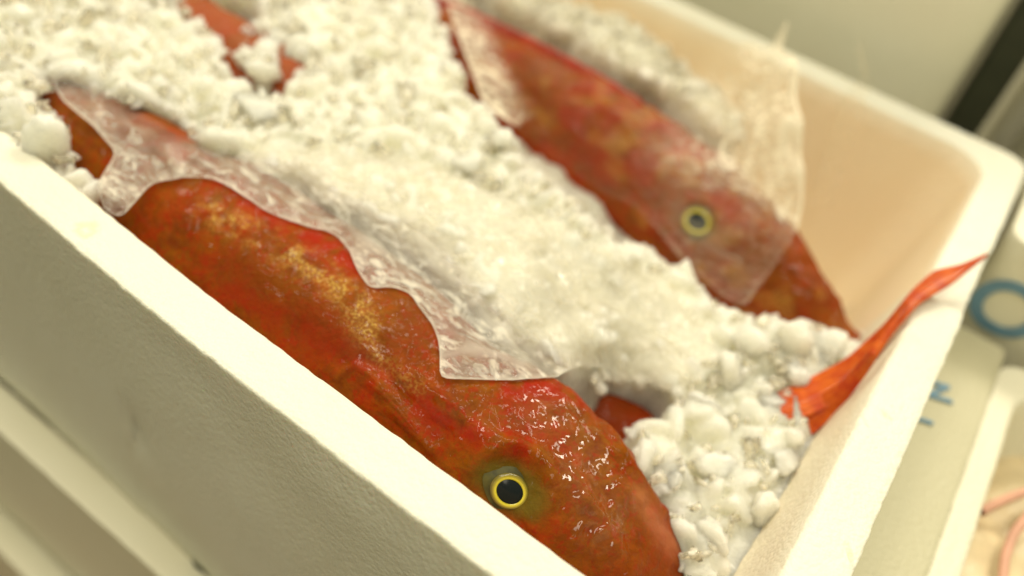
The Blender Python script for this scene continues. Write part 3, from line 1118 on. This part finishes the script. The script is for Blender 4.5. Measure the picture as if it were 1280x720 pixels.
def film(name, outline_xyz, mat, zfun, step=0.0022, lift=0.0012, wr=0.0010, relax=14, hold=None, haze=None, seed=0):
    B = resample(outline_xyz, step)
    poly = B[:, :2]
    x0, y0 = poly.min(0); x1, y1 = poly.max(0)
    xs = np.arange(x0, x1, step); ys = np.arange(y0, y1, step)
    X, Y = np.meshgrid(xs, ys)
    I = np.c_[X.ravel(), Y.ravel()] + RNG.uniform(-.25, .25, (X.size, 2)) * step
    I = I[in_poly(I, poly.tolist())]
    # drop points too close to border
    keep = []
    for p in I:
        if np.min(np.sum((poly - p) ** 2, 1)) > (0.6 * step) ** 2: keep.append(p)
    I = np.array(keep)
    nb = len(poly)
    pts = [Vector(p) for p in np.r_[poly, I]]
    edges = [(i, (i + 1) % nb) for i in range(nb)]
    vo, eo, fo, *_ = delaunay_2d_cdt(pts, edges, [], 1, 1e-7)
    V2 = np.array([v[:] for v in vo])
    F = np.array([f for f in fo if len(f) == 3])
    # keep triangles inside the outline
    cen = V2[F].mean(1)
    F = F[in_poly(cen, poly.tolist())]
    z0 = np.array([zfun(x, y) for x, y in V2])
    z = z0 + lift
    ed = np.unique(np.sort(np.r_[F[:, [0, 1]], F[:, [1, 2]], F[:, [2, 0]]], axis=1), axis=0)
    deg = np.bincount(ed.ravel(), minlength=len(z)).astype(float)
    deg[deg == 0] = 1
    # distance to border
    db = np.array([np.min(np.sum((poly - p) ** 2, 1)) for p in V2]) ** .5
    for _ in range(relax):
        s_ = np.zeros(len(z))
        np.add.at(s_, ed[:, 0], z[ed[:, 1]]); np.add.at(s_, ed[:, 1], z[ed[:, 0]])
        z = np.maximum(0.4 * z + 0.6 * s_ / deg, z0 + lift * 0.7)
    Q = np.c_[V2, z]
    Qs = np.c_[V2[:, 0] * 0.6, V2[:, 1] * 1.2, z * 0]
    ca, sa = math.cos(0.25), math.sin(0.25)
    Qf = np.c_[(V2[:, 0] * ca - V2[:, 1] * sa) * 0.32, (V2[:, 0] * sa + V2[:, 1] * ca) * 1.25, z * 0]
    fold = 1 - np.abs(fbm(Qf, 48, 2, 80 + seed)) * 3.0
    z = z + np.clip(db / 0.008, 0.15, 1) * wr * (np.clip(fold, 0, 1) ** 3 * 2.4 + 0.7 * fbm(Qs, 120, 3, 90 + seed))
    Q[:, 2] = z
    hz = np.ones(len(z)) if haze is None else haze(Q)
    return mesh_np(name, Q, F, mat, attrs={'edge': np.maximum(np.clip(1 - db / 0.0011, 0, 1), 0.75 * np.clip(fold, 0, 1) ** 3), 'haze': hz})


out1 = [list(surf_pt(a, b_, 0.0013)) for a, b_ in FILM1]
HID = np.array([list(surf_pt(a, b_)) for a, b_ in resample([(p[0], p[1], 0) for p in FILM1[34:-5]], 12, 0)[:-20, :2]])


def haze1(Q):
    d = np.array([np.min(np.sum((HID[:, :2] - q[:2]) ** 2, 1)) for q in Q]) ** .5
    onfish = np.array([1.0 if b1.ray_cast(Vector((q[0], q[1], .3)), Vector((0, 0, -1)))[0] is not None else 0.0 for q in Q])
    return smooth(0.001, 0.022, d) * (0.45 + 0.55 * onfish)


m1 = film('plastic_film', out1, M['film'], ztop, relax=10, seed=1, wr=0.0015, haze=haze1)
tag(m1, 'crumpled clear plastic film draped over the ice ridge and the front fish back', 'plastic film', 'clear plastic films over the fish')


# second film: over the far fish, standing up against the far wall and over its rim
def z2(x, y):
    z = ztop(x, y)
    t = min(1, max(0, (y - 0.285) / 0.05))
    t = t * t * (3 - 2 * t)
    return max(z * (1 - t) + 0.008 * t, z)


F2 = [(548, -20), (575, 50), (600, 118), (618, 140), (650, 160), (700, 205), (760, 245), (800, 262), (832, 300), (870, 340), (905, 372), (932, 384), (950, 355),
      (975, 322)]
out2 = [list(surf_pt(a, b_, 0.0015)) for a, b_ in F2]
for a, b_, z in ((996, 288, -.027), (1007, 240, -.014), (1008, 200, -.002), (1002, 140, .012), (993, 80, .022), (986, 22, .028), (960, 70, .010), (930, 62, .006),
                 (880, 50, .006), (840, 30, .003), (790, 0, .002), (740, -30, .0)):
    out2.append(list(at(a, b_, z)))
OB = np.array(out2)


def z2b(x, y):
    # blend outline heights inward for a hanging sheet
    z = ztop(x, y) if y < 0.30 else -0.2
    d2 = (OB[:, 0] - x) ** 2 + (OB[:, 1] - y) ** 2 + 0.004 ** 2
    w = d2 ** -1.5
    zi = float((w * OB[:, 2]).sum() / w.sum())
    t = min(1, max(0, (y - 0.235) / 0.05))
    return max(z, zi * t + (zi - 0.006) * (1 - t))


def haze2(Q):
    a = np.array(surf_pt(565, 0)); b_ = np.array(surf_pt(632, 165))
    u = (b_ - a)[:2]; u /= np.linalg.norm(u)
    dl = np.abs((Q[:, 0] - a[0]) * u[1] - (Q[:, 1] - a[1]) * u[0])
    h_ = 0.01 + 0.32 * smooth(-.15, -.09, Q[:, 0]) + 2.1 * smooth(-.15, -.09, Q[:, 0]) * smooth(0.215, 0.235, Q[:, 1] - 0.25 * (Q[:, 0] + .09))
    return np.maximum(h_, 2.2 * np.exp(-(dl / .010) ** 2) * (Q[:, 0] < b_[0]))


m2 = film('plastic_film', out2, M['film2'], z2b, step=0.003, relax=6, wr=0.0016, seed=7, lift=0.002, haze=haze2)
tag(m2, 'thin clear plastic film over the far fish, its peak standing above the far rim', 'plastic film', 'clear plastic films over the fish')


# loose upright flap of film at the far wall
def flap(pts_px, label, seed):
    """pts: rows of (px,py,z) left edge / right edge pairs -> thin curled sheet"""
    rows = []
    n = 40
    L = np.array([p[0] for p in pts_px], float); R = np.array([p[1] for p in pts_px], float)
    t = np.linspace(0, 1, len(L))
    for i in range(n):
        u = i / (n - 1)
        a = [np.interp(u, t, L[:, k]) for k in range(3)]
        b_ = [np.interp(u, t, R[:, k]) for k in range(3)]
        A, B = np.array(at(*a)), np.array(at(*b_))
        for j in range(24):
            v = j / 23
            p = A * (1 - v) + B * v
            p = p + np.array([0, 1, 0.3]) * (0.004 * math.sin(v * 3.1 + u * 2) + 0.0016 * math.sin(v * 9 + u * 5 + seed))
            rows.append(p)
    V = np.array(rows)
    e = np.tile(np.r_[1, np.zeros(22), 1], n)
    o = mesh_np('plastic_film', V, grid_faces(n, 24), M['film2'], attrs={'edge': e * 0.3, 'haze': np.full(len(V), 0.35)})
    tag(o, label, 'plastic film', 'clear plastic films over the fish')


flap([((1010, 260, -.04), (1040, 262, -.04)), ((1030, 190, -.02), (1062, 200, -.02)), ((1052, 130, 0), (1078, 140, 0.0)),
      ((1075, 95, .012), (1092, 100, .012)), ((1070, 50, .02), (1078, 60, .02))],
     'narrow wisp of clear film curling over the far rim near the corner', 2)

# ------------------------------------------------------------------ neighbouring boxes and surroundings
# boxes of the same stack, below
me = foam_box('foam_box', BX0 - .02, .004, -.0105, BW + .005, -BH - .0005, 0.12, BT, M['foam_plain'], n_per=90)




lower = link_mesh('foam_box', me)
tag(lower, 'foam box directly under the fish box, its bright rim sticking out with a dark slot', 'box', 'foam boxes stacked around')
bpy.context.view_layer.update()
q1 = at(0, 540, -BH); q2 = at(202, 722, -BH)
ang_ = math.atan2(q2.y - q1.y, q2.x - q1.x)
g1 = Vector((q1.x, -.0105 - BT, 0)); g2 = Vector((q1.x, q1.y, 0))
lower.matrix_world = Matrix.Translation(g2) @ Matrix.Rotation(ang_, 4, 'Z') @ Matrix.Translation(-g1)
bpy.context.view_layer.update()
dv = raydir(255, 702)
tt = (-BH - .0005 - CLOC.z) / dv.z
P0 = CLOC + dv * tt
sl = []
for a, b_ in ((236, 694), (246, 694), (264, 708), (272, 721), (264, 724), (244, 710)):
    sl.append(at(a, b_, -BH + .0002))
bm = bmesh.new()
vt = [bm.verts.new(p) for p in sl]
f = bm.faces.new(vt)
ext = bmesh.ops.extrude_face_region(bm, geom=[f])
bmesh.ops.translate(bm, vec=(0, 0, 0.0025), verts=[v for v in ext['geom'] if isinstance(v, bmesh.types.BMVert)])
bmesh.ops.recalc_face_normals(bm, faces=bm.faces)
me = bpy.data.meshes.new('slot_shade_patch'); bm.to_mesh(me); bm.free(); me.materials.append(M['dark'])  # dark raised patch; shade inside the slot is put into its colour
o = link_mesh('slot_shade_patch', me, lower)
o.matrix_parent_inverse = lower.matrix_world.inverted()

me = foam_box('foam_box', BX0 - .05, -.03, -.030, BW - .01, -BH - .0005 - .125, 0.12, BT, M['foam_plain'], n_per=70)
o = link_mesh('foam_box', me)
tag(o, 'lowest foam box of the near stack, seen at the bottom left corner', 'box', 'foam boxes stacked around')

# right neighbour (rim and inside with pink cords)
me = foam_box('foam_box', .051 + .011, .50, -.20, .2455, -.050, 0.15, .011, M['foam_plain'], n_per=90, flare=-.004)
o = link_mesh('foam_box', me)
tag(o, 'foam box at the lower right with blurred pink cords inside', 'box', 'foam boxes stacked around')


def tube(name, pts, r, mat, parent=None, n=10):
    pts = [Vector(p) for p in pts]
    V = []
    for i, p in enumerate(pts):
        a = pts[max(0, i - 1)]; c = pts[min(len(pts) - 1, i + 1)]
        t = (c - a).normalized()
        u = t.cross(Vector((0, 0, 1))).normalized(); w = t.cross(u)
        for k in range(n):
            an = 2 * math.pi * k / n
            V.append(p + (u * math.cos(an) + w * math.sin(an)) * r)
    return mesh_np(name, np.array([v[:] for v in V]), grid_faces(len(pts), n, True), mat, parent)


def arc_px(pts, z, n=30):
    pts = np.array(pts, float)
    t = np.linspace(0, 1, len(pts)); q = np.linspace(0, 1, n)
    X = np.interp(q, t, pts[:, 0]); Y = np.interp(q, t, pts[:, 1])
    for _ in range(8):
        X[1:-1] = (X[:-2] + 2 * X[1:-1] + X[2:]) / 4; Y[1:-1] = (Y[:-2] + 2 * Y[1:-1] + Y[2:]) / 4
    return [at(a, b_, z) for a, b_ in zip(X, Y)]


# pale wrapped goods filling that box, with cords lying on it
gx2 = np.linspace(.066, .32, 90); gy2 = np.linspace(-.18, .24, 120)
A, B = np.meshgrid(gx2, gy2, indexing='ij')
Pq = np.c_[A.ravel(), B.ravel(), np.full(A.size, -0.080)]
Pq[:, 2] += 0.006 * fbm(Pq, 28, 3, 5)
o = mesh_np('wrapped_goods', Pq, grid_faces(90, 120), plain('pale_tan_wrap', (0.70, 0.58, 0.38), 0.4, bump=(90, .002)))
tag(o, 'pale wrinkled wrapping inside the lower right foam box', 'wrapping')
t1 = tube('cord', arc_px([(1226, 640), (1240, 632), (1262, 622), (1290, 612)], -.070), .002, M['pink'])
tag(t1, 'short pink cord lying higher up inside the lower right box', 'cord', 'pink cords in the right box')
t2 = tube('cord', arc_px([(1290, 640), (1268, 665), (1256, 695), (1252, 740)], -.070), .002, M['pink'])
tag(t2, 'pink cord curving down to the bottom edge inside the lower right box', 'cord', 'pink cords in the right box')

# box at the right behind, with blue print on its face
me = foam_box('foam_box', .022 + .017, .55, .270 + .017, .62, .0, 0.30, .017, M['foam_plain'], n_per=90, flare=0)
tb = link_mesh('foam_box', me)
tag(tb, 'foam box behind the right rim with blue printed letters on its face', 'box', 'foam boxes stacked around')


def on_plane_y(px, py, y0):
    d = raydir(px, py)
    return CLOC + d * ((y0 - CLOC.y) / d.y)


def text_on(txt, px, py, size, rot, y0, parent, label=None, mat='blue_print'):
    cu = bpy.data.curves.new('printed_letter', 'FONT')
    cu.body = txt
    cu.size = size
    cu.align_x = 'CENTER'; cu.align_y = 'CENTER'
    cu.extrude = 0.0003
    cu.offset = size * 0.02
    o = bpy.data.objects.new('printed_letter', cu)
    p = on_plane_y(px, py, y0)
    o.location = p
    o.rotation_euler = Euler((math.radians(90), rot, 0), 'XYZ')
    COL.objects.link(o)
    bpy.context.view_layer.update()
    dg = bpy.context.evaluated_depsgraph_get()
    me = bpy.data.meshes.new_from_object(o.evaluated_get(dg))
    me.materials.clear(); me.materials.append(M[mat])
    o2 = bpy.data.objects.new('printed_letter', me)
    o2.matrix_world = o.matrix_world
    COL.objects.link(o2)
    bpy.data.objects.remove(o)
    o2.parent = parent
    return o2


text_on('O', 1256, 390, 0.042, 0.0, .2692, tb)
slab = None
# tall box behind the far wall
M['pale'] = foam_mat('pale_cream_container', (0.92, 0.90, 0.78), sss=0.0)
me = foam_box('foam_box', -.70, -.036 - .0, .40, .75, .13, 0.42, .001, M['pale'], n_per=60, flare=0, depth=.3)
o = link_mesh('foam_box', me)
tag(o, 'plain pale sage coloured container standing behind the far wall', 'box', 'foam boxes stacked around')

# dark post and white things beyond it
def bxm(name, x0, x1, y0, y1, z0, z1, mat, bev=.003):
    bm = bmesh.new()
    bmesh.ops.create_cube(bm, size=1)
    bmesh.ops.scale(bm, vec=(x1 - x0, y1 - y0, z1 - z0), verts=bm.verts)
    bmesh.ops.translate(bm, vec=((x0 + x1) / 2, (y0 + y1) / 2, (z0 + z1) / 2), verts=bm.verts)
    bmesh.ops.bevel(bm, geom=bm.edges[:], offset=bev, segments=3, affect='EDGES')
    me = bpy.data.meshes.new(name); bm.to_mesh(me); bm.free(); me.materials.append(mat)
    return link_mesh(name, me)


o = bxm('post', -.030, -.008, .46, .50, -.8, .22, M['dark'])
tag(o, 'dark green steel post between the sage container and the white boxes', 'post')
me = foam_box('foam_box', .025, .5, .58, 1.1, .045, 0.5, .02, M['foam_plain'], n_per=60, flare=0)
o = link_mesh('foam_box', me)
tag(o, 'white foam box at the far right edge beyond the dark post', 'box', 'foam boxes stacked around')

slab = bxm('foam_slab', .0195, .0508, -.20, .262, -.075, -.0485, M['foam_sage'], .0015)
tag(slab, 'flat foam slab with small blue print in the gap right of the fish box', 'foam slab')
for ch_, px_, py_, sz_ in (('N', 1171, 488, .016), ('I', 1150, 524, .014)):
    o = text_on(ch_, px_, py_, sz_, 0, .2, slab)
    o.parent = None
    p = at(px_, py_, -.0477)
    o.matrix_world = Matrix.Translation(p) @ Matrix.Rotation(-1.2, 4, 'Z')
    o.parent = slab

# floor
V = np.array([(-8, -8, -.9), (8, -8, -.9), (8, 8, -.9), (-8, 8, -.9)])
o = mesh_np('floor', V, np.array([[0, 1, 2, 3]]), M['floor'], shade=False)
tag(o, kind='structure')
o = bxm('crate', -.50, -.20, -.42, -.12, -.62, -.50, M['orange_crate'], .006)
tag(o, 'dark orange plastic crate on the floor at the bottom left corner', 'crate')
